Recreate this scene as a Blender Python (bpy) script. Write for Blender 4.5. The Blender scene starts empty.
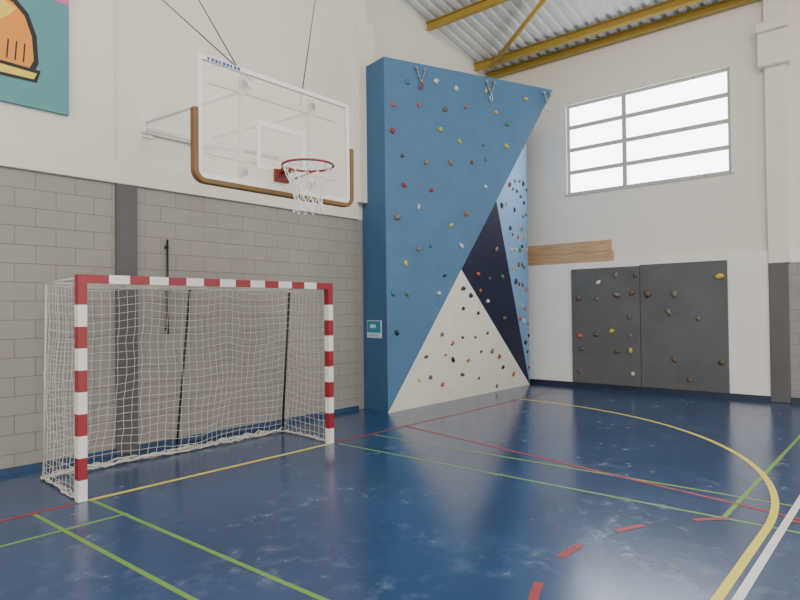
import bpy, bmesh, math, random
from mathutils import Vector, Matrix, noise
random.seed(11)
rnd=random.random
def U(a,b): return a+(b-a)*rnd()

# ---------------------------------------------------------------- materials
def lin(c):
    return tuple(((x/255)/12.92 if x/255<=0.04045 else ((x/255+0.055)/1.055)**2.4) for x in c)+(1,)
def mat(name,col,rough=.6,metal=0,noise_amt=0,noise_scale=4,bump=0,bump_scale=60,alpha=1,trans=0,emit=0,coat=0):
    m=bpy.data.materials.new(name);m.use_nodes=True;nt=m.node_tree;b=nt.nodes['Principled BSDF']
    c=lin(col);b.inputs['Base Color'].default_value=c
    b.inputs['Roughness'].default_value=rough;b.inputs['Metallic'].default_value=metal
    b.inputs['Alpha'].default_value=alpha;b.inputs['Transmission Weight'].default_value=trans
    b.inputs['Coat Weight'].default_value=coat
    if emit:
        b.inputs['Emission Color'].default_value=c;b.inputs['Emission Strength'].default_value=emit
    tc=nt.nodes.new('ShaderNodeTexCoord')
    if noise_amt:
        n=nt.nodes.new('ShaderNodeTexNoise');n.inputs['Scale'].default_value=noise_scale;n.inputs['Detail'].default_value=6
        nt.links.new(tc.outputs['Object'],n.inputs['Vector'])
        mr=nt.nodes.new('ShaderNodeMapRange');mr.inputs['From Min'].default_value=.3;mr.inputs['From Max'].default_value=.7
        mr.inputs['To Min'].default_value=1-noise_amt;mr.inputs['To Max'].default_value=1+noise_amt*.5
        nt.links.new(n.outputs['Fac'],mr.inputs['Value'])
        mx=nt.nodes.new('ShaderNodeVectorMath');mx.operation='SCALE';mx.inputs[0].default_value=c[:3]
        nt.links.new(mr.outputs[0],mx.inputs['Scale']);nt.links.new(mx.outputs[0],b.inputs['Base Color'])
    if bump:
        n2=nt.nodes.new('ShaderNodeTexNoise');n2.inputs['Scale'].default_value=bump_scale
        nt.links.new(tc.outputs['Object'],n2.inputs['Vector'])
        bp=nt.nodes.new('ShaderNodeBump');bp.inputs['Strength'].default_value=bump;bp.inputs['Distance'].default_value=.01
        nt.links.new(n2.outputs['Fac'],bp.inputs['Height']);nt.links.new(bp.outputs[0],b.inputs['Normal'])
    return m
def block_mat(name,col,mortar,axis):
    m=bpy.data.materials.new(name);m.use_nodes=True;nt=m.node_tree;b=nt.nodes['Principled BSDF'];N=nt.nodes.new;L=nt.links.new
    tc=N('ShaderNodeTexCoord');sp=N('ShaderNodeSeparateXYZ');cb=N('ShaderNodeCombineXYZ')
    L(tc.outputs['Object'],sp.inputs[0]);L(sp.outputs[axis],cb.inputs[0]);L(sp.outputs[2],cb.inputs[1])
    br=N('ShaderNodeTexBrick');br.inputs['Scale'].default_value=1
    br.inputs['Brick Width'].default_value=.42;br.inputs['Row Height'].default_value=.2069
    br.inputs['Mortar Size'].default_value=.0055;br.inputs['Mortar Smooth'].default_value=.5;br.inputs['Bias'].default_value=0
    c=lin(col);br.inputs['Color1'].default_value=c;br.inputs['Color2'].default_value=tuple(x*.96 for x in c[:3])+(1,)
    br.inputs['Mortar'].default_value=lin(mortar)
    L(cb.outputs[0],br.inputs['Vector'])
    n=N('ShaderNodeTexNoise');n.inputs['Scale'].default_value=1.2;n.inputs['Detail'].default_value=8;L(tc.outputs['Object'],n.inputs['Vector'])
    mr=N('ShaderNodeMapRange');mr.inputs['From Min'].default_value=.3;mr.inputs['From Max'].default_value=.7;mr.inputs['To Min'].default_value=.93;mr.inputs['To Max'].default_value=1.04
    L(n.outputs['Fac'],mr.inputs['Value'])
    vm=N('ShaderNodeVectorMath');vm.operation='SCALE';L(br.outputs['Color'],vm.inputs[0]);L(mr.outputs[0],vm.inputs['Scale']);L(vm.outputs[0],b.inputs['Base Color'])
    b.inputs['Roughness'].default_value=.55
    n2=N('ShaderNodeTexNoise');n2.inputs['Scale'].default_value=90;L(tc.outputs['Object'],n2.inputs['Vector'])
    ma=N('ShaderNodeMath');ma.operation='MULTIPLY_ADD';L(br.outputs['Fac'],ma.inputs[0]);ma.inputs[1].default_value=-1.0
    m3=N('ShaderNodeMath');m3.operation='MULTIPLY';L(n2.outputs['Fac'],m3.inputs[0]);m3.inputs[1].default_value=.25;L(m3.outputs[0],ma.inputs[2])
    bp=N('ShaderNodeBump');bp.inputs['Strength'].default_value=.5;bp.inputs['Distance'].default_value=.008
    L(ma.outputs[0],bp.inputs['Height']);L(bp.outputs[0],b.inputs['Normal'])
    return m
def floor_mat():
    m=bpy.data.materials.new('blue_pvc_floor');m.use_nodes=True;nt=m.node_tree;b=nt.nodes['Principled BSDF'];N=nt.nodes.new;L=nt.links.new
    tc=N('ShaderNodeTexCoord')
    n=N('ShaderNodeTexNoise');n.inputs['Scale'].default_value=.9;n.inputs['Detail'].default_value=4;L(tc.outputs['Object'],n.inputs['Vector'])
    cr=N('ShaderNodeValToRGB');cr.color_ramp.elements[0].position=.3;cr.color_ramp.elements[0].color=lin((35,60,97));cr.color_ramp.elements[1].position=.75;cr.color_ramp.elements[1].color=lin((45,74,114))
    L(n.outputs['Fac'],cr.inputs[0])
    # dusty footprints / scuffs: small broken smears inside larger traffic zones
    n2=N('ShaderNodeTexNoise');n2.inputs['Scale'].default_value=6;n2.inputs['Detail'].default_value=10;n2.inputs['Roughness'].default_value=.62;n2.inputs['Distortion'].default_value=.2
    L(tc.outputs['Object'],n2.inputs['Vector'])
    n3=N('ShaderNodeTexNoise');n3.inputs['Scale'].default_value=1.3;n3.inputs['Detail'].default_value=3;L(tc.outputs['Object'],n3.inputs['Vector'])
    r2=N('ShaderNodeMapRange');r2.inputs['From Min'].default_value=.5;r2.inputs['From Max'].default_value=.8;L(n2.outputs['Fac'],r2.inputs['Value'])
    r3=N('ShaderNodeMapRange');r3.inputs['From Min'].default_value=.44;r3.inputs['From Max'].default_value=.66;L(n3.outputs['Fac'],r3.inputs['Value'])
    mm=N('ShaderNodeMath');mm.operation='MULTIPLY';L(r2.outputs[0],mm.inputs[0]);L(r3.outputs[0],mm.inputs[1])
    m2=N('ShaderNodeMath');m2.operation='MULTIPLY';L(mm.outputs[0],m2.inputs[0]);m2.inputs[1].default_value=.45
    mx=N('ShaderNodeMix');mx.data_type='RGBA';L(m2.outputs[0],mx.inputs[0]);L(cr.outputs[0],mx.inputs[6]);mx.inputs[7].default_value=lin((140,154,174))
    L(mx.outputs[2],b.inputs['Base Color'])
    rr=N('ShaderNodeMath');rr.operation='MULTIPLY_ADD';L(mm.outputs[0],rr.inputs[0]);rr.inputs[1].default_value=.3;rr.inputs[2].default_value=.17
    L(rr.outputs[0],b.inputs['Roughness'])
    b.inputs['Specular IOR Level'].default_value=.8
    n4=N('ShaderNodeTexNoise');n4.inputs['Scale'].default_value=130;L(tc.outputs['Object'],n4.inputs['Vector'])
    n5=N('ShaderNodeTexNoise');n5.inputs['Scale'].default_value=3;L(tc.outputs['Object'],n5.inputs['Vector'])
    ad=N('ShaderNodeMath');ad.operation='MULTIPLY_ADD';L(n5.outputs['Fac'],ad.inputs[0]);ad.inputs[1].default_value=1.6;L(n4.outputs['Fac'],ad.inputs[2])
    bp=N('ShaderNodeBump');bp.inputs['Strength'].default_value=.14;bp.inputs['Distance'].default_value=.004
    L(ad.outputs[0],bp.inputs['Height']);L(bp.outputs[0],b.inputs['Normal'])
    return m
def scuffed(name,col,under,thr=.62,scale=9,rough=.45):
    m=bpy.data.materials.new(name);m.use_nodes=True;nt=m.node_tree;b=nt.nodes['Principled BSDF'];N=nt.nodes.new;L=nt.links.new
    tc=N('ShaderNodeTexCoord');n=N('ShaderNodeTexNoise');n.inputs['Scale'].default_value=scale;n.inputs['Detail'].default_value=8;n.inputs['Roughness'].default_value=.7
    L(tc.outputs['Object'],n.inputs['Vector'])
    r=N('ShaderNodeMapRange');r.inputs['From Min'].default_value=thr;r.inputs['From Max'].default_value=thr+.06;L(n.outputs['Fac'],r.inputs['Value'])
    mx=N('ShaderNodeMix');mx.data_type='RGBA';L(r.outputs[0],mx.inputs[0]);mx.inputs[6].default_value=lin(col);mx.inputs[7].default_value=lin(under)
    L(mx.outputs[2],b.inputs['Base Color']);b.inputs['Roughness'].default_value=rough
    return m
def wood_mat():
    m=bpy.data.materials.new('pine_wood');m.use_nodes=True;nt=m.node_tree;b=nt.nodes['Principled BSDF'];N=nt.nodes.new;L=nt.links.new
    tc=N('ShaderNodeTexCoord');mp=N('ShaderNodeMapping');mp.inputs['Scale'].default_value=(2,1.2,26);L(tc.outputs['Object'],mp.inputs[0])
    n=N('ShaderNodeTexNoise');n.inputs['Scale'].default_value=2;n.inputs['Detail'].default_value=6;L(mp.outputs[0],n.inputs['Vector'])
    cr=N('ShaderNodeValToRGB');cr.color_ramp.elements[0].position=.3;cr.color_ramp.elements[0].color=lin((160,122,84));cr.color_ramp.elements[1].position=.7;cr.color_ramp.elements[1].color=lin((204,168,126))
    L(n.outputs['Fac'],cr.inputs[0]);L(cr.outputs[0],b.inputs['Base Color']);b.inputs['Roughness'].default_value=.5
    return m

M={}
M['block']=block_mat('painted_block_grey',(146,140,131),(118,112,104),0)
M['block_y']=block_mat('painted_block_grey_far',(144,139,132),(120,115,108),1)
M['white']=mat('plaster_white',(220,212,198),.7,noise_amt=.03,noise_scale=.8,bump=.15,bump_scale=40)
M['white2']=mat('plaster_white_low',(228,223,214),.65,noise_amt=.04,noise_scale=2)
M['dgrey']=mat('paint_dark_grey',(88,85,83),.6,noise_amt=.06)
M['floor']=floor_mat()
M['yel']=scuffed('line_yellow',(226,206,78),(130,130,90),.66,14)
M['grn']=scuffed('line_green',(112,152,70),(60,95,90),.66,14)
M['red']=scuffed('line_red',(158,50,54),(70,60,90),.58,10)
M['wht']=scuffed('line_white',(222,222,218),(150,160,170),.66,14)
M['basebl']=mat('skirting_blue',(42,68,98),.4)
M['basedk']=mat('skirting_navy',(28,38,58),.4)
M['beam']=mat('beam_yellow',(168,140,54),.5,noise_amt=.08)
M['deck']=mat('metal_deck',(208,208,204),.45,metal=0)
M['frame']=mat('window_frame_grey',(176,172,164),.5)
M['pane']=mat('window_frosted_daylight',(246,250,255),.4,emit=7.5)
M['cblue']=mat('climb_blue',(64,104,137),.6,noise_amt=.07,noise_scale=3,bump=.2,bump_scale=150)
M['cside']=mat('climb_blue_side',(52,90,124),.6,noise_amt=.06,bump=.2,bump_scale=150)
M['cwhite']=mat('climb_white',(232,224,208),.6,noise_amt=.05,bump=.2,bump_scale=150)
M['cnavy']=mat('climb_navy',(20,26,54),.6,noise_amt=.08,bump=.2,bump_scale=150)
M['clight']=mat('climb_light_blue',(110,150,190),.6,noise_amt=.05,bump=.2,bump_scale=150)
M['cgrey']=mat('climb_grey',(88,88,86),.6,noise_amt=.14,noise_scale=2.0,bump=.2,bump_scale=150)
M['black']=mat('black_metal',(22,22,26),.45)
M['bolt']=mat('bolt_steel',(30,34,42),.4,metal=.3)
M['steel']=mat('steel_galvanised',(170,172,175),.35,metal=.8)
M['wpaint']=mat('painted_white_steel',(222,220,212),.4)
M['gred']=scuffed('goal_red',(142,32,40),(205,190,180),.66,14,.35)
M['gwht']=scuffed('goal_white',(228,222,210),(150,100,80),.64,12,.35)
M['net']=mat('net_cord',(204,198,184),.8)
M['glass']=mat('backboard_acrylic',(232,226,212),.08,alpha=.3)
M['pad']=mat('padding_bronze',(112,80,36),.5,noise_amt=.2,noise_scale=8)
M['rim']=mat('rim_orange_red',(132,40,34),.4)
M['wood']=wood_mat()
M['teal']=mat('mural_teal',(84,138,140),.6,noise_amt=.05)
M['pink']=mat('mural_pink',(196,110,140),.6)
M['orange']=mat('mural_orange',(222,138,44),.6)
M['myel']=mat('mural_yellow',(228,196,70),.6)
M['mblk']=mat('mural_black',(18,18,20),.6)
M['signw']=mat('sign_white',(205,212,214),.5)
M['signt']=mat('sign_teal',(40,130,150),.5)
M['logo']=mat('maker_label_blue',(40,70,150),.5)
hold_cols=[(172,90,52),(194,168,66),(38,42,48),(64,118,66),(142,54,46),(190,184,170),(98,82,66),(46,112,126),(118,108,96)]
for i,c in enumerate(hold_cols): M['h%d'%i]=mat('hold_resin_%d'%i,c,.6)

# ---------------------------------------------------------------- mesh helpers
class MB:
    def __init__(s): s.bm=bmesh.new();s.mats=[]
    def mi(s,m):
        if m not in s.mats: s.mats.append(m)
        return s.mats.index(m)
    def face(s,pts,m):
        f=s.bm.faces.new([s.bm.verts.new(p) for p in pts]);f.material_index=s.mi(m);return f
    def box(s,a,b,m,R=None):
        (x0,y0,z0),(x1,y1,z1)=a,b
        P=[Vector(p) for p in((x0,y0,z0),(x1,y0,z0),(x1,y1,z0),(x0,y1,z0),(x0,y0,z1),(x1,y0,z1),(x1,y1,z1),(x0,y1,z1))]
        if R: P=[R@p for p in P]
        v=[s.bm.verts.new(p) for p in P];k=s.mi(m)
        for q in((0,3,2,1),(4,5,6,7),(0,1,5,4),(1,2,6,5),(2,3,7,6),(3,0,4,7)):
            f=s.bm.faces.new([v[i] for i in q]);f.material_index=k
    def prism(s,poly,off,m):
        off=Vector(off);k=s.mi(m)
        a=[s.bm.verts.new(Vector(p)) for p in poly];b=[s.bm.verts.new(Vector(p)+off) for p in poly];n=len(a)
        fs=[s.bm.faces.new(a),s.bm.faces.new(b[::-1])]+[s.bm.faces.new((a[i],b[i],b[(i+1)%n],a[(i+1)%n])) for i in range(n)]
        for f in fs: f.material_index=k
    def tube(s,pts,r,m,n=10,closed=False):
        pts=[Vector(p) for p in pts];k=s.mi(m);rings=[];N=len(pts)
        for i,p in enumerate(pts):
            a=pts[(i-1)%N] if (closed or i>0) else p;b=pts[(i+1)%N] if (closed or i<N-1) else p
            t=(b-a).normalized();up=Vector((0,0,1)) if abs(t.z)<.9 else Vector((1,0,0))
            x=t.cross(up).normalized();y=t.cross(x).normalized()
            rings.append([s.bm.verts.new(p+x*r*math.cos(2*math.pi*j/n)+y*r*math.sin(2*math.pi*j/n)) for j in range(n)])
        for i in range(N if closed else N-1):
            A,B=rings[i],rings[(i+1)%N]
            for j in range(n):
                f=s.bm.faces.new((A[j],A[(j+1)%n],B[(j+1)%n],B[j]));f.material_index=k;f.smooth=True
        if not closed:
            for q in(rings[0],rings[-1][::-1]):
                f=s.bm.faces.new(q);f.material_index=k
    def blob(s,c,nrm,size,m,seed):
        nrm=Vector(nrm).normalized();up=Vector((0,0,1)) if abs(nrm.z)<.9 else Vector((1,0,0))
        x=nrm.cross(up).normalized();y=nrm.cross(x)
        ang=U(0,6.28);x2=x*math.cos(ang)+y*math.sin(ang);y2=nrm.cross(x2)
        r=bmesh.ops.create_icosphere(s.bm,subdivisions=2,radius=1);k=s.mi(m)
        sx,sy,sz=size*U(.8,1.35),size*U(.6,.95),size*U(.6,.9)
        for v in r['verts']:
            d=1+.35*noise.noise(v.co*1.6+Vector((seed*3.1,seed,0)))
            p=v.co*d; v.co=Vector(c)+x2*p.x*sx+y2*p.y*sy+nrm*(max(p.z,-.15)+.12)*sz
        fs=set(f for v in r['verts'] for f in v.link_faces)
        for f in fs: f.material_index=k;f.smooth=True
    def obj(s,name,parent=None,bevel=0):
        bmesh.ops.recalc_face_normals(s.bm,faces=s.bm.faces)
        me=bpy.data.meshes.new(name);s.bm.to_mesh(me);s.bm.free()
        for m in s.mats: me.materials.append(M[m])
        o=bpy.data.objects.new(name,me);bpy.context.scene.collection.objects.link(o)
        if parent: o.parent=parent
        if bevel:
            md=o.modifiers.new('bevel','BEVEL');md.width=bevel;md.segments=2;md.limit_method='ANGLE'
        return o
def empty(name):
    o=bpy.data.objects.new(name,None);bpy.context.scene.collection.objects.link(o);o.empty_display_size=.2;return o
def cords(name,lines,r,m,parent=None):
    cu=bpy.data.curves.new(name,'CURVE');cu.dimensions='3D';cu.bevel_depth=r;cu.bevel_resolution=0
    for pts,cyc in lines:
        sp=cu.splines.new('POLY');sp.points.add(len(pts)-1)
        for i,p in enumerate(pts): sp.points[i].co=(p[0],p[1],p[2],1)
        sp.use_cyclic_u=cyc
    cu.materials.append(M[m]);o=bpy.data.objects.new(name,cu);bpy.context.scene.collection.objects.link(o)
    if parent:o.parent=parent
    return o

W=7.5;WR=8.04;XF=12.83
X0,Y0=-5.0,-6.0
def zc(x): return 7.47+.178*(XF-x)

# ---------------------------------------------------------------- room shell
b=MB();b.box((X0,Y0,-.2),(XF+.3,WR+.3,0),'floor');b.obj('floor')
b=MB()
b.box((X0,W,0),(7.9,WR+.3,3.31),'block')
b.prism([(X0,W,3.31),(7.9,W,3.31),(7.9,W,zc(7.9)+.1),(X0,W,zc(X0)+.1)],(0,WR+.3-W,0),'white')
b.prism([(7.9,WR,0),(XF+.3,WR,0),(XF+.3,WR,zc(XF+.3)+.1),(7.9,WR,zc(7.9)+.1)],(0,.3,0),'white')
b.obj('wall_left')
b=MB();b.box((X0,W-.05,3.31),(7.62,W,3.6),'white');b.obj('trim_1',bevel=.008)
b=MB()
b.box((3.4,W-.04,0),(3.66,W,3.31),'dgrey')
b.prism([(X0,W,3.6),(3.38,W,3.6),(3.38,W,zc(3.38)),(X0,W,zc(X0))],(0,-.035,0),'white')
b.box((7.55,W-.15,3.6),(7.95,W,6.8),'white')
b.obj('trim_2')
b=MB();b.box((X0,W-.02,0),(7.6,W,.07),'basebl');b.obj('baseboard_left')

# far wall with window opening
wy1,wy2,wz1,wz2=2.71,6.03,4.26,6.28
b=MB();T=XF+.3
b.box((XF,Y0,0),(T,WR+.3,wz1),'white');b.box((XF,Y0,wz2),(T,WR+.3,7.6),'white')
b.box((XF,Y0,wz1),(T,wy1,wz2),'white');b.box((XF,wy2,wz1),(T,WR+.3,wz2),'white')
b.obj('wall_far')
b=MB();b.box((XF-.09,2.12,0),(XF,WR,2.72),'white2');b.box((XF-.05,Y0,0),(XF,1.82,2.5),'block_y')
b.box((XF-.05,Y0,2.5),(XF,2.12,2.72),'white2');b.obj('trim_3')
b=MB();b.box((XF-.12,1.82,0),(XF,2.12,2.5),'dgrey');b.box((XF-.12,1.78,2.5),(XF,2.12,7.4),'white')
b.box((XF-.25,1.72,6.05),(XF,2.2,6.65),'white');b.box((XF-.35,1.72,6.65),(XF,2.2,6.8),'white');b.obj('trim_4',bevel=.01)
b=MB();b.box((XF-.11,2.12,0),(XF-.09,5.0+3.0,.1),'basedk');b.box((XF-.07,Y0,0),(XF-.05,1.82,.1),'basedk');b.obj('baseboard_far')
# window
w=empty('window_1')
b=MB();fx0,fx1=XF+.06,XF+.12
b.box((fx0,wy1,wz1),(fx1,wy2,wz1+.06),'frame');b.box((fx0,wy1,wz2-.06),(fx1,wy2,wz2),'frame')
b.box((fx0,wy1,wz1+.06),(fx1,wy1+.06,wz2-.06),'frame');b.box((fx0,wy2-.06,wz1+.06),(fx1,wy2,wz2-.06),'frame')
ym=4.75;b.box((fx0,ym-.045,wz1+.06),(fx1,ym+.045,wz2-.06),'frame')
H=wz2-wz1
for i in(1,2,3):
    z=wz1+H*i/4;b.box((fx0+.005,wy1+.06,z-.045),(fx1-.005,ym-.045,z+.045),'frame');b.box((fx0+.005,ym+.045,z-.045),(fx1-.005,wy2-.06,z+.045),'frame')
b.obj('window_frame',w)
b=MB();b.box((fx1-.03,wy1+.02,wz1+.02),(fx1-.015,wy2-.02,wz2-.02),'pane');b.obj('window_panes',w)
b=MB();b.box((XF-.03,wy1-.05,wz1-.03),(XF+.06,wy2+.05,wz1),'frame');b.obj('window_sill',w)

# ceiling: trapezoid metal deck, ribs running up the slope
b=MB();y=Y0;prof=[]
while y<WR+.3:
    prof+=[(y,0),(y+.10,0),(y+.13,.04),(y+.20,.04)];y+=.23
k=b.mi('deck')
va=[b.bm.verts.new((X0,p[0],zc(X0)+p[1])) for p in prof];vb=[b.bm.verts.new((XF+.3,p[0],zc(XF+.3)+p[1])) for p in prof]
for i in range(len(prof)-1): b.bm.faces.new((va[i],va[i+1],vb[i+1],vb[i])).material_index=k
b.obj('ceiling')
# roof steel
rs=empty('roof_beams')
def ibeam(name,p,q,wd,ht):
    p=Vector(p);q=Vector(q);d=(q-p);L=d.length;t=d.normalized();s=t.cross(Vector((0,0,1))).normalized();u=s.cross(t)
    R=Matrix((( t.x,s.x,u.x,p.x),(t.y,s.y,u.y,p.y),(t.z,s.z,u.z,p.z),(0,0,0,1)))
    b=MB();b.box((0,-wd/2,-.012),(L,wd/2,0),'beam',R);b.box((0,-wd/2,-ht),(L,wd/2,-ht+.012),'beam',R);b.box((0,-.006,-ht+.012),(L,.006,-.012),'beam',R)
    b.obj(name,rs)
ibeam('eave_beam',(XF-.12,Y0,zc(XF)+.01),(XF-.12,WR-.02,zc(XF)+.01),.16,.14)
for i,x in enumerate((12.2,10.35,8.1,5.6,3.0)):
    ibeam('purlin_%d'%(i+1),(x,Y0,zc(x)-.01),(x,WR-.02 if x>7.95 else W-.05,zc(x)-.01),.12,.16)
b=MB();b.tube([(12.2,7.6,zc(12.2)-.19),(10.35,4.95,zc(10.35)-.19)],.05,'beam');b.tube([(12.2,1.6,zc(12.2)-.19),(10.35,4.95,zc(10.35)-.19)],.05,'beam');b.obj('diagonal_brace',rs)

# ---------------------------------------------------------------- court markings
cm=empty('court_markings')
def strip(b,p,q,wd,z,m):
    p=Vector((p[0],p[1]));q=Vector((q[0],q[1]));d=(q-p).normalized();n=Vector((-d.y,d.x))*wd/2
    b.face([(p.x+n.x,p.y+n.y,z),(p.x-n.x,p.y-n.y,z),(q.x-n.x,q.y-n.y,z),(q.x+n.x,q.y+n.y,z)],m)
def arc(b,c,r,a0,a1,wd,z,m,n=64):
    for i in range(n):
        s,e=[math.radians(a0+(a1-a0)*t/n) for t in(i,i+1)]
        P=lambda rr,a:(c[0]+rr*math.cos(a),c[1]+rr*math.sin(a),z)
        b.face([P(r-wd/2,s),P(r+wd/2,s),P(r+wd/2,e),P(r-wd/2,e)],m)
GY=5.883;GX=2.352
b=MB()
strip(b,(1.945,GY-.06),(2.1,-5.5),.04,.0010,'grn');strip(b,(2.43,GY-.06),(2.6,-5.5),.04,.0010,'grn')
strip(b,(6.2,5.8),(6.2,-5.5),.04,.0010,'grn')
strip(b,(5.5,5.8),(5.5,-5.5),.04,.0010,'grn')
strip(b,(-3,5.22),(2.47,5.22),.04,.0012,'grn');strip(b,(5.5,1.27),(12.4,1.27),.04,.0012,'grn')
b.obj('green_lines',cm)
b=MB()
strip(b,(6.95,GY),(5.7,.05),.05,.0016,'red');strip(b,(.8,GY),(2.1,.05),.05,.0016,'red')
strip(b,(GX+3.12,GY-.02),(11.9,GY-.02),.05,.0016,'red');strip(b,(-4,GY-.02),(GX-.05,GY-.02),.05,.0016,'red')
for k2 in range(9):
    a0=43.5+22.3*(k2-1)-4.3;arc(b,(4.02,.03),1.91,a0,a0+8.6,.06,.0018,'red',6)
b.obj('red_lines',cm)
b=MB()
strip(b,(GX+.05,GY-.02),(GX+3.03,GY-.02),.06,.0022,'yel')
arc(b,(5.4,GY),4.93,-90,0,.06,.0022,'yel',90);strip(b,(5.4,.953),(2.4,.953),.06,.0022,'yel');arc(b,(2.4,GY),4.93,180,270,.06,.0022,'yel',60)
b.obj('yellow_lines',cm)
b=MB();strip(b,(-4,.86),(12.4,.86),.055,.0026,'wht');b.obj('white_line',cm)

# ---------------------------------------------------------------- handball goal
g=empty('handball_goal')
def post(x,name):
    b=MB()
    for i in range(9): b.box((x-.04,GY-.04,i*.2 if i else .004),(x+.04,GY+.04,i*.2+.2),'gwht' if i%2==0 else 'gred')
    b.box((x-.04,GY-.04,1.8),(x+.04,GY+.04,2.0),'gred')
    b.obj(name,g)
post(GX,'left_post');post(GX+3.08,'right_post')
b=MB();b.box((GX-.04,GY-.04,2.0),(GX+.24,GY+.04,2.08),'gred');b.box((GX+2.84,GY-.04,2.0),(GX+3.12,GY+.04,2.08),'gred')
for i in range(13): b.box((GX+.24+i*.2,GY-.04,2.0),(GX+.44+i*.2,GY+.04,2.08),'gwht' if i%2==0 else 'gred')
b.obj('crossbar',g)
RY=6.88
b=MB()
b.tube([(4.04,RY,2.03),(3.88,RY+.06,.005)],.014,'black');b.tube([(5.6,RY,2.04),(5.5,RY+.06,.005)],.016,'black')
b.tube([(2.41,RY,2.04),(5.6,RY,2.04)],.008,'net');b.tube([(GX,GY,2.05),(2.41,RY,2.04)],.01,'net');b.tube([(GX+3.08,GY,2.05),(5.6,RY,2.04)],.012,'black')
b.tube([(2.41,RY,2.04),(2.42,RY+.1,.02)],.008,'net')
b.obj('rear_supports',g)
# net
def sheet(P,ns,nt):
    L=[]
    for i in range(ns+1): L.append(([P(i/ns,j/nt) for j in range(nt+1)],False))
    for j in range(nt+1): L.append(([P(i/ns,j/nt) for i in range(ns+1)],False))
    return L
def wob(p,a): 
    v=noise.noise_vector(Vector(p)*1.7)*a+noise.noise_vector(Vector(p)*6)*a*.35
    return (p[0]+v.x,p[1]+v.y,max(p[2]+v.z,.015))
def back(s,t):
    x=2.42+s*(3.18);sag=.06*math.sin(math.pi*((s*3)%1))*(1-t)
    return wob((x,RY+.12*t**2+.05*math.sin(3*s*math.pi),2.03-sag-2.0*t),.05*min(1,3*t+.1))
def left(s,t): return wob((GX-.01+.07*s,GY+.03+s*(RY-GY-.03+.12*t),2.02-.03*math.sin(math.pi*s)-2.0*t),.035*min(1,s*3)*min(1,3*t+.1))
def right(s,t): return wob((GX+3.08+.15*s,GY+.03+s*(RY-GY-.03+.12*t),2.02-.03*math.sin(math.pi*s)-2.0*t),.04*min(1,s*3)*min(1,3*t+.1))
def top(s,t): return wob((GX+.06*t+s*(3.08+.1*t),GY+.03+t*(RY-GY-.03),2.04-.06*math.sin(math.pi*t)),.015)
cords('net_mesh',sheet(back,34,22)+sheet(left,10,22)+sheet(right,10,22)+sheet(top,32,10),.0029,'net',g)
L=[]
for k2 in range(9):
    pts=[]
    for i in range(90):
        s=i/89;p=Vector((2.42+s*3.1,RY+.08,0));v=noise.noise_vector(Vector((s*14+k2*7.3,k2*3.7,0)))
        pts.append((p.x+v.x*.06,p.y+v.y*.1+.02*math.sin(k2),.014+abs(v.z)*.09))
    L.append((pts,False))
    pts=[]
    for i in range(30):
        s=i/29;v=noise.noise_vector(Vector((s*6+k2*5.3,k2*2.7,4)))
        pts.append((GX-.01+.07*s+v.x*.05,GY+.1+s*(RY-GY),.014+abs(v.z)*.06))
    if k2<5: L.append((pts,False))
    pts2=[(p[0]+3.12,p[1],p[2]) for p in pts]
    if k2<4: L.append((pts2,False))
cords('net_bottom_bundle',L,.007,'net',g)

# rod fixed to the wall behind the goal
b=MB();b.tube([(4.06,W-.04,1.43),(4.06,W-.04,2.67)],.013,'black');b.box((4.04,W-.04,1.5),(4.08,W,1.54),'black');b.box((4.04,W-.04,2.55),(4.08,W,2.59),'black');b.obj('wall_rod')

# ---------------------------------------------------------------- basketball hoop
h=empty('basketball_hoop')
bx0,bx1,by,bz0,bz1=2.81,4.61,4.66,2.87,3.93
b=MB();b.box((bx0+.03,by-.006,bz0+.03),(bx1-.03,by+.006,bz1-.03),'glass');b.obj('backboard_pane',h)
b=MB();f=.04
b.box((bx0,by-.015,bz0),(bx1,by+.02,bz0+f),'wpaint');b.box((bx0,by-.015,bz1-f),(bx1,by+.02,bz1),'wpaint')
b.box((bx0,by-.015,bz0+f),(bx0+f,by+.02,bz1-f),'wpaint');b.box((bx1-f,by-.015,bz0+f),(bx1,by+.02,bz1-f),'wpaint')
cx=3.71
for (a,c) in(((cx-.295,3.05),(cx+.295,3.1)),((cx-.295,3.45),(cx+.295,3.5))): b.box((a[0],by-.009,a[1]),(c[0],by-.0065,c[1]),'wpaint')
for x in(cx-.295,cx+.245): b.box((x,by-.009,3.1),(x+.05,by-.0065,3.45),'wpaint')
for i in range(9): b.box((2.9+i*.038,by-.018,3.895),(2.9+i*.038+(.028 if i%3 else .02),by-.0155,3.922),'logo')
b.obj('backboard_frame',h)
# padding: rounded U along lower edge
pts=[(bx0-.03,3.46)]+[(bx0-.03,3.1)]
for i in range(7):
    a=math.pi+i/6*math.pi/2;pts.append((bx0+.07+.1*math.cos(a),bz0+.07+.1*math.sin(a)))
for i in range(7):
    a=1.5*math.pi+i/6*math.pi/2;pts.append((bx1-.07+.1*math.cos(a),bz0+.07+.1*math.sin(a)))
pts+=[(bx1+.03,3.1),(bx1+.03,3.46)]
b=MB();n=len(pts);k=b.mi('pad');ring=[]
for i,(x,z) in enumerate(pts):
    a=Vector(pts[max(i-1,0)]);c=Vector(pts[min(i+1,n-1)]);t=(c-a).normalized();nn=Vector((t.y,-t.x))
    o1=Vector((x,z))+nn*.018;o2=Vector((x,z))-nn*.026
    ring.append([b.bm.verts.new(q) for q in((o1.x,by-.035,o1.y),(o2.x,by-.035,o2.y),(o2.x,by+.035,o2.y),(o1.x,by+.035,o1.y))])
for i in range(n-1):
    for j in range(4): b.bm.faces.new((ring[i][j],ring[i][(j+1)%4],ring[i+1][(j+1)%4],ring[i+1][j])).material_index=k
b.bm.faces.new(ring[0]).material_index=k;b.bm.faces.new(ring[-1][::-1]).material_index=k
b.obj('backboard_padding',h,bevel=.008)
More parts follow.
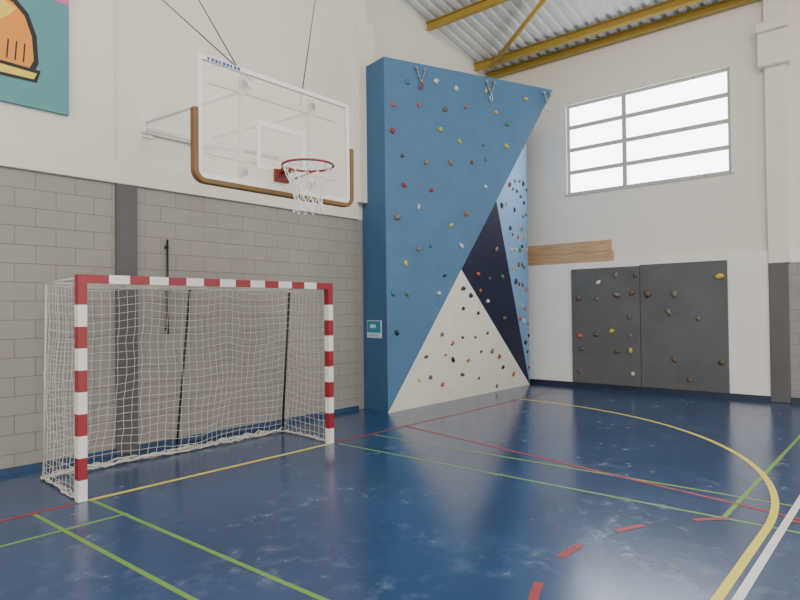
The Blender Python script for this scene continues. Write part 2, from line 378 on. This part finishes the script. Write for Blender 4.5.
# rear frame and wall arms
b=MB();ry=by+.07
for x in(3.3,4.12): b.box((x-.02,ry-.02,2.95),(x+.02,ry+.02,3.88),'wpaint')
for z in(3.12,3.75): b.box((2.95,ry-.021,z-.02),(4.47,ry+.021,z+.02),'wpaint')
for x in(3.3,4.12):
    for z in(3.0,3.8): b.box((x-.03,by+.006,z-.03),(x+.03,ry,z+.03),'steel')
b.tube([(3.3,ry,3.2),(3.8,W-.03,4.05)],.024,'wpaint');b.tube([(4.12,ry,3.2),(4.75,W-.03,4.05)],.024,'wpaint')
b.tube([(3.3,ry,3.75),(3.8,W-.03,4.15)],.018,'wpaint');b.tube([(4.12,ry,3.75),(4.75,W-.03,4.15)],.018,'wpaint')
b.tube([(3.42,5.4,3.42),(4.28,5.4,3.42)],.018,'steel');b.tube([(3.42,5.4,3.42),(4.6,7.0,3.9)],.012,'steel')
for x in(3.8,4.75): b.box((x-.07,W-.03,3.95),(x+.07,W,4.25),'wpaint')
b.box((3.72,W-.06,4.0),(4.83,W-.02,4.06),'wpaint')
b.obj('support_arms',h)
b=MB()
for p,q in(((3.42,ry,3.88),(3.45,W,6.1)),((3.42,ry,3.77),(4.0,W,6.7)),((4.0,ry,3.77),(6.75,W,7.2))): b.tube([p,q],.006,'bolt',6)
b.obj('hanging_cables',h)
# rim + bracket + net
rc=Vector((3.68,4.245,3.05));b=MB()
b.tube([(rc.x+.232*math.cos(a*math.pi/18),rc.y+.232*math.sin(a*math.pi/18),rc.z) for a in range(36)],.011,'rim',8,True)
b.box((rc.x-.06,rc.y+.22,rc.z-.012),(rc.x+.06,by-.016,rc.z+.012),'rim');b.box((rc.x-.08,by-.045,rc.z-.1),(rc.x+.08,by-.016,rc.z+.02),'rim')
for s in(-1,1): b.tube([(rc.x+s*.07,by-.04,rc.z-.08),(rc.x+s*.17,rc.y+.15,rc.z-.012)],.008,'rim',6)
b.obj('rim',h)
L=[];n=12;rad=[.228,.2,.165,.14,.125,.13,.14];zz=[0,-.07,-.15,-.23,-.3,-.36,-.42]
def np_(i,l): 
    a=2*math.pi*(i+.5*(l%2))/n;return (rc.x+rad[l]*math.cos(a),rc.y+rad[l]*math.sin(a),rc.z+zz[l]-.01)
for i in range(n):
    L.append(([np_(i,l) for l in range(7)],False))
    L.append(([np_(i-(1 if l%2 else 0),l) for l in range(7)],False))
cords('hoop_net',L,.005,'wpaint',h)

# ---------------------------------------------------------------- climbing wall
c=empty('climbing_wall')
BL=Vector((7.63,6.83,0));TL=Vector((7.61,6.83,6.0));TR=Vector((11.0,5.43,6.0));BR=Vector((12.47,6.83,0));RT=Vector((12.47,6.83,6.0))
SB=Vector((7.75,W,0));ST=Vector((7.75,W,6.0));P1=BL.lerp(TR,.406);P2=BL.lerp(TR,.621);BK=Vector((12.47,WR,0));BKT=Vector((12.47,WR,6.0))
b=MB()
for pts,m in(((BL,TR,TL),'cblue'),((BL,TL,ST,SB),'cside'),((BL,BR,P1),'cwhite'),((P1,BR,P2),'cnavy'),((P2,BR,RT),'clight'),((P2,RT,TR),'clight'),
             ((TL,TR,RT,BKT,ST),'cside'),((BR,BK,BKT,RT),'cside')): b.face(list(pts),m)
b.obj('panels',c)
def inset_tri(A,B,C,k):
    o=(A+B+C)/3;return A.lerp(o,k),B.lerp(o,k),C.lerp(o,k)
def nrm(A,B,C,view=Vector((0,0,1.7))):
    n=(B-A).cross(C-A).normalized();return n if n.dot(view-A)>0 else -n
def inside(p,T):
    A,B,C=T;v0=C-A;v1=B-A;v2=p-A;d00=v0.dot(v0);d01=v0.dot(v1);d11=v1.dot(v1);d20=v2.dot(v0);d21=v2.dot(v1);dn=d00*d11-d01*d01
    u=(d11*d20-d01*d21)/dn;v=(d00*d21-d01*d20)/dn;return u>=0 and v>=0 and u+v<=1
hb=MB();db=MB()
def scatter(T,step,size,cols,jit=.3,kin=.1,dots=None):
    A,B,C=T;n=nrm(*T);x=Vector((0,0,1)).cross(n).normalized();y=n.cross(x).normalized()
    q=inset_tri(A,B,C,kin);k2=0
    R=int(9/step)
    for i in range(-R,R):
        for j in range(-R,R):
            p=A+x*(i+.5*(j%2)+U(-jit,jit))*step+y*(j+U(-jit,jit))*step
            if inside(p,q):
                k2+=1
                if rnd()<.9: hb.blob(p,n,size*U(.75,1.25),'h%d'%random.choice(cols),k2+i*.37)
    if dots:
        R=int(9/dots);q=inset_tri(A,B,C,.04)
        for i in range(-R,R):
            for j in range(-R,R):
                p=A+x*(i+.5*(j%2))*dots+y*j*dots
                if inside(p,q):
                    a=.007;p=p+n*.003;db.face([p+x*a,p+y*a,p-x*a,p-y*a],'bolt')
# seams between plywood sheets on the main face
nb=nrm(BL,TR,TL);dirx=(TR-TL).normalized()
for z in(1.22,2.44,3.66,4.88):
    e=BL.lerp(TR,z/6.0);a=BL.lerp(TL,z/6.0);o=nb*.002;db.face([a+o,e+o,e+o+Vector((0,0,.005)),a+o+Vector((0,0,.005))],'cside')
scatter((BL,TR,TL),.48,.048,[0,1,2,3,4,5,6,3,7,1,8,6],dots=.25)
scatter((BL,BR,P1),.42,.048,[0,6,2,2,4,6,6,1,8],dots=.25)
scatter((P1,BR,P2),.45,.048,[6,8,5,3,0],dots=None)
scatter((P2,BR,RT),.38,.048,[0,1,4,5,2,3],dots=.2)
hb.obj('climbing_holds',c);db.obj('t_nut_holes',c)
# belay chains
b=MB()
for fr in(.19,.59,.955):
    a=TL.lerp(TR,fr)+Vector((0,0,-.1))+nb*.03
    l=a-dirx*.09;r=a+dirx*.09;m_=a+Vector((0,0,-.24))+nb*.02
    for p in(l,r):
        for t in range(6):
            q0=p.lerp(m_,t/6);q1=p.lerp(m_,(t+1)/6);b.tube([q0,q1],.014 if t%2 else .009,'steel',6)
        b.box(tuple(p-Vector((.025,.02,.025))),tuple(p+Vector((.025,.02,.025))),'steel')
    ri=[m_+Vector((.0,0,-.06))+dirx*.03*math.cos(t*math.pi/6)+Vector((0,0,.06*math.sin(t*math.pi/6))) for t in range(12)]
    b.tube(ri,.012,'h4' if fr<.5 else 'steel',6,True)
b.obj('belay_chains',c)
# small sign on side panel
sn=(Vector((BL.x,BL.y,0))-SB).normalized()
p=SB.lerp(BL,.48)+Vector((0,0,1.4))
b=MB();sx=sn;so=Vector((sx.y,-sx.x,0)); so=so if so.x<0 else -so
R=Matrix(((sx.x,so.x,0,p.x),(sx.y,so.y,0,p.y),(0,0,1,p.z),(0,0,0,1)))
b.box((-.2,.0,-.15),(.2,.012,.15),'signw',R);b.box((-.19,.012,-.06),(.19,.015,.14),'signt',R);b.box((-.15,.012,-.09),(.1,.015,-.08),'signt',R);b.box((-.15,.012,-.12),(.14,.015,-.11),'signt',R)
b.box((-.1,.015,.02),(.05,.017,.08),'signw',R)
b.obj('rules_sign',c)

# ---------------------------------------------------------------- bouldering panels on far wall
bp_=empty('bouldering_panel')
xa=XF-.09
b=MB();b.box((xa-.04,4.415,.1),(xa,5.9,2.58),'cgrey');b.box((xa-.04,2.79,.1),(xa,4.405,2.6),'cgrey');b.obj('boards',bp_,bevel=.005)
hb=MB()
for j in range(6):
    for i in range(8):
        if rnd()<.6:
            p=Vector((xa-.04,3.0+i*.39+U(-.1,.1),.35+j*.4+U(-.1,.1)))
            if p.y<5.8 and abs(p.y-4.41)>.06: hb.blob(p,(-1,0,0),U(.05,.075),'h%d'%random.choice([8,6,5,6,8,1,8,6,0]),i+j*3.3)
hb.obj('bouldering_holds',bp_)
# pine boards on the ledge
b=MB()
for k2,(z0,z1) in enumerate(((2.725,2.945),(2.95,3.18))): b.box((XF-.07+.01*k2,4.98+.04*k2,z0),(XF-.03+.01*k2,7.35,z1),'wood')
b.obj('wooden_planks',bevel=.004)

# ---------------------------------------------------------------- mural
mu=empty('mural_painting')
b=MB();yy=W-.085;b.box((.7,yy,4.0),(2.84,W-.04,6.2),'teal')
def poly(pts,y,m): b.face([(x,y,z) for x,z in pts],m)
poly([(.7,5.24),(2.84,5.27),(2.84,6.2),(.7,6.2)],yy-.002,'pink')
# cartoon arm with a thick black outline and a cuff
poly([(1.5,4.3),(2.44,4.3),(2.52,4.5),(2.5,4.8),(2.42,5.02),(2.3,5.14),(2.1,5.2),(1.5,5.2)],yy-.004,'mblk')
poly([(1.5,4.36),(2.4,4.36),(2.47,4.52),(2.45,4.78),(2.38,4.98),(2.27,5.09),(2.08,5.15),(1.5,5.15)],yy-.006,'orange')
poly([(1.5,4.86),(2.12,4.84),(2.24,4.95),(2.3,5.04),(2.08,5.12),(1.5,5.12)],yy-.008,'myel')
poly([(1.5,4.26),(2.5,4.28),(2.54,4.42),(1.5,4.45)],yy-.009,'mblk');poly([(1.5,4.29),(2.47,4.31),(2.5,4.38),(1.5,4.41)],yy-.011,'myel')
for x in(2.2,2.28,2.36): poly([(x,4.47),(x+.015,4.47),(x+.03,4.68),(x+.015,4.68)],yy-.008,'mblk')
b.obj('painted_panel',mu)

# ---------------------------------------------------------------- camera
yaw,pt,rl,fpx,hh=.7087,.0168,.0104,610.58,1.7194
F=Vector((math.cos(yaw)*math.cos(pt),math.sin(yaw)*math.cos(pt),math.sin(pt)));R=Vector((math.sin(yaw),-math.cos(yaw),0));Uv=R.cross(F)
R2=R*math.cos(rl)-Uv*math.sin(rl);U2=Uv*math.cos(rl)+R*math.sin(rl)
cd=bpy.data.cameras.new('camera');cd.sensor_width=36;cd.lens=fpx*36/800;co=bpy.data.objects.new('camera',cd)
co.matrix_world=Matrix(((R2.x,U2.x,-F.x,0),(R2.y,U2.y,-F.y,0),(R2.z,U2.z,-F.z,hh),(0,0,0,1)))
bpy.context.scene.collection.objects.link(co);bpy.context.scene.camera=co

# ---------------------------------------------------------------- light
wd=bpy.data.worlds.new('overcast_sky');bpy.context.scene.world=wd;wd.use_nodes=True
wd.node_tree.nodes['Background'].inputs[0].default_value=(1,.99,.975,1);wd.node_tree.nodes['Background'].inputs[1].default_value=2.3
def area(name,loc,tgt,sx,sy,e,col):
    l=bpy.data.lights.new(name,'AREA');l.shape='RECTANGLE';l.size=sx;l.size_y=sy;l.energy=e;l.color=col
    o=bpy.data.objects.new(name,l);bpy.context.scene.collection.objects.link(o);o.location=loc
    o.rotation_euler=(Vector(tgt)-Vector(loc)).to_track_quat('-Z','Y').to_euler()
area('added_fill',(3,-2,8.4),(6,4,2),5,3,480,(1,.96,.9))  # added fill lamp for shading, out of view
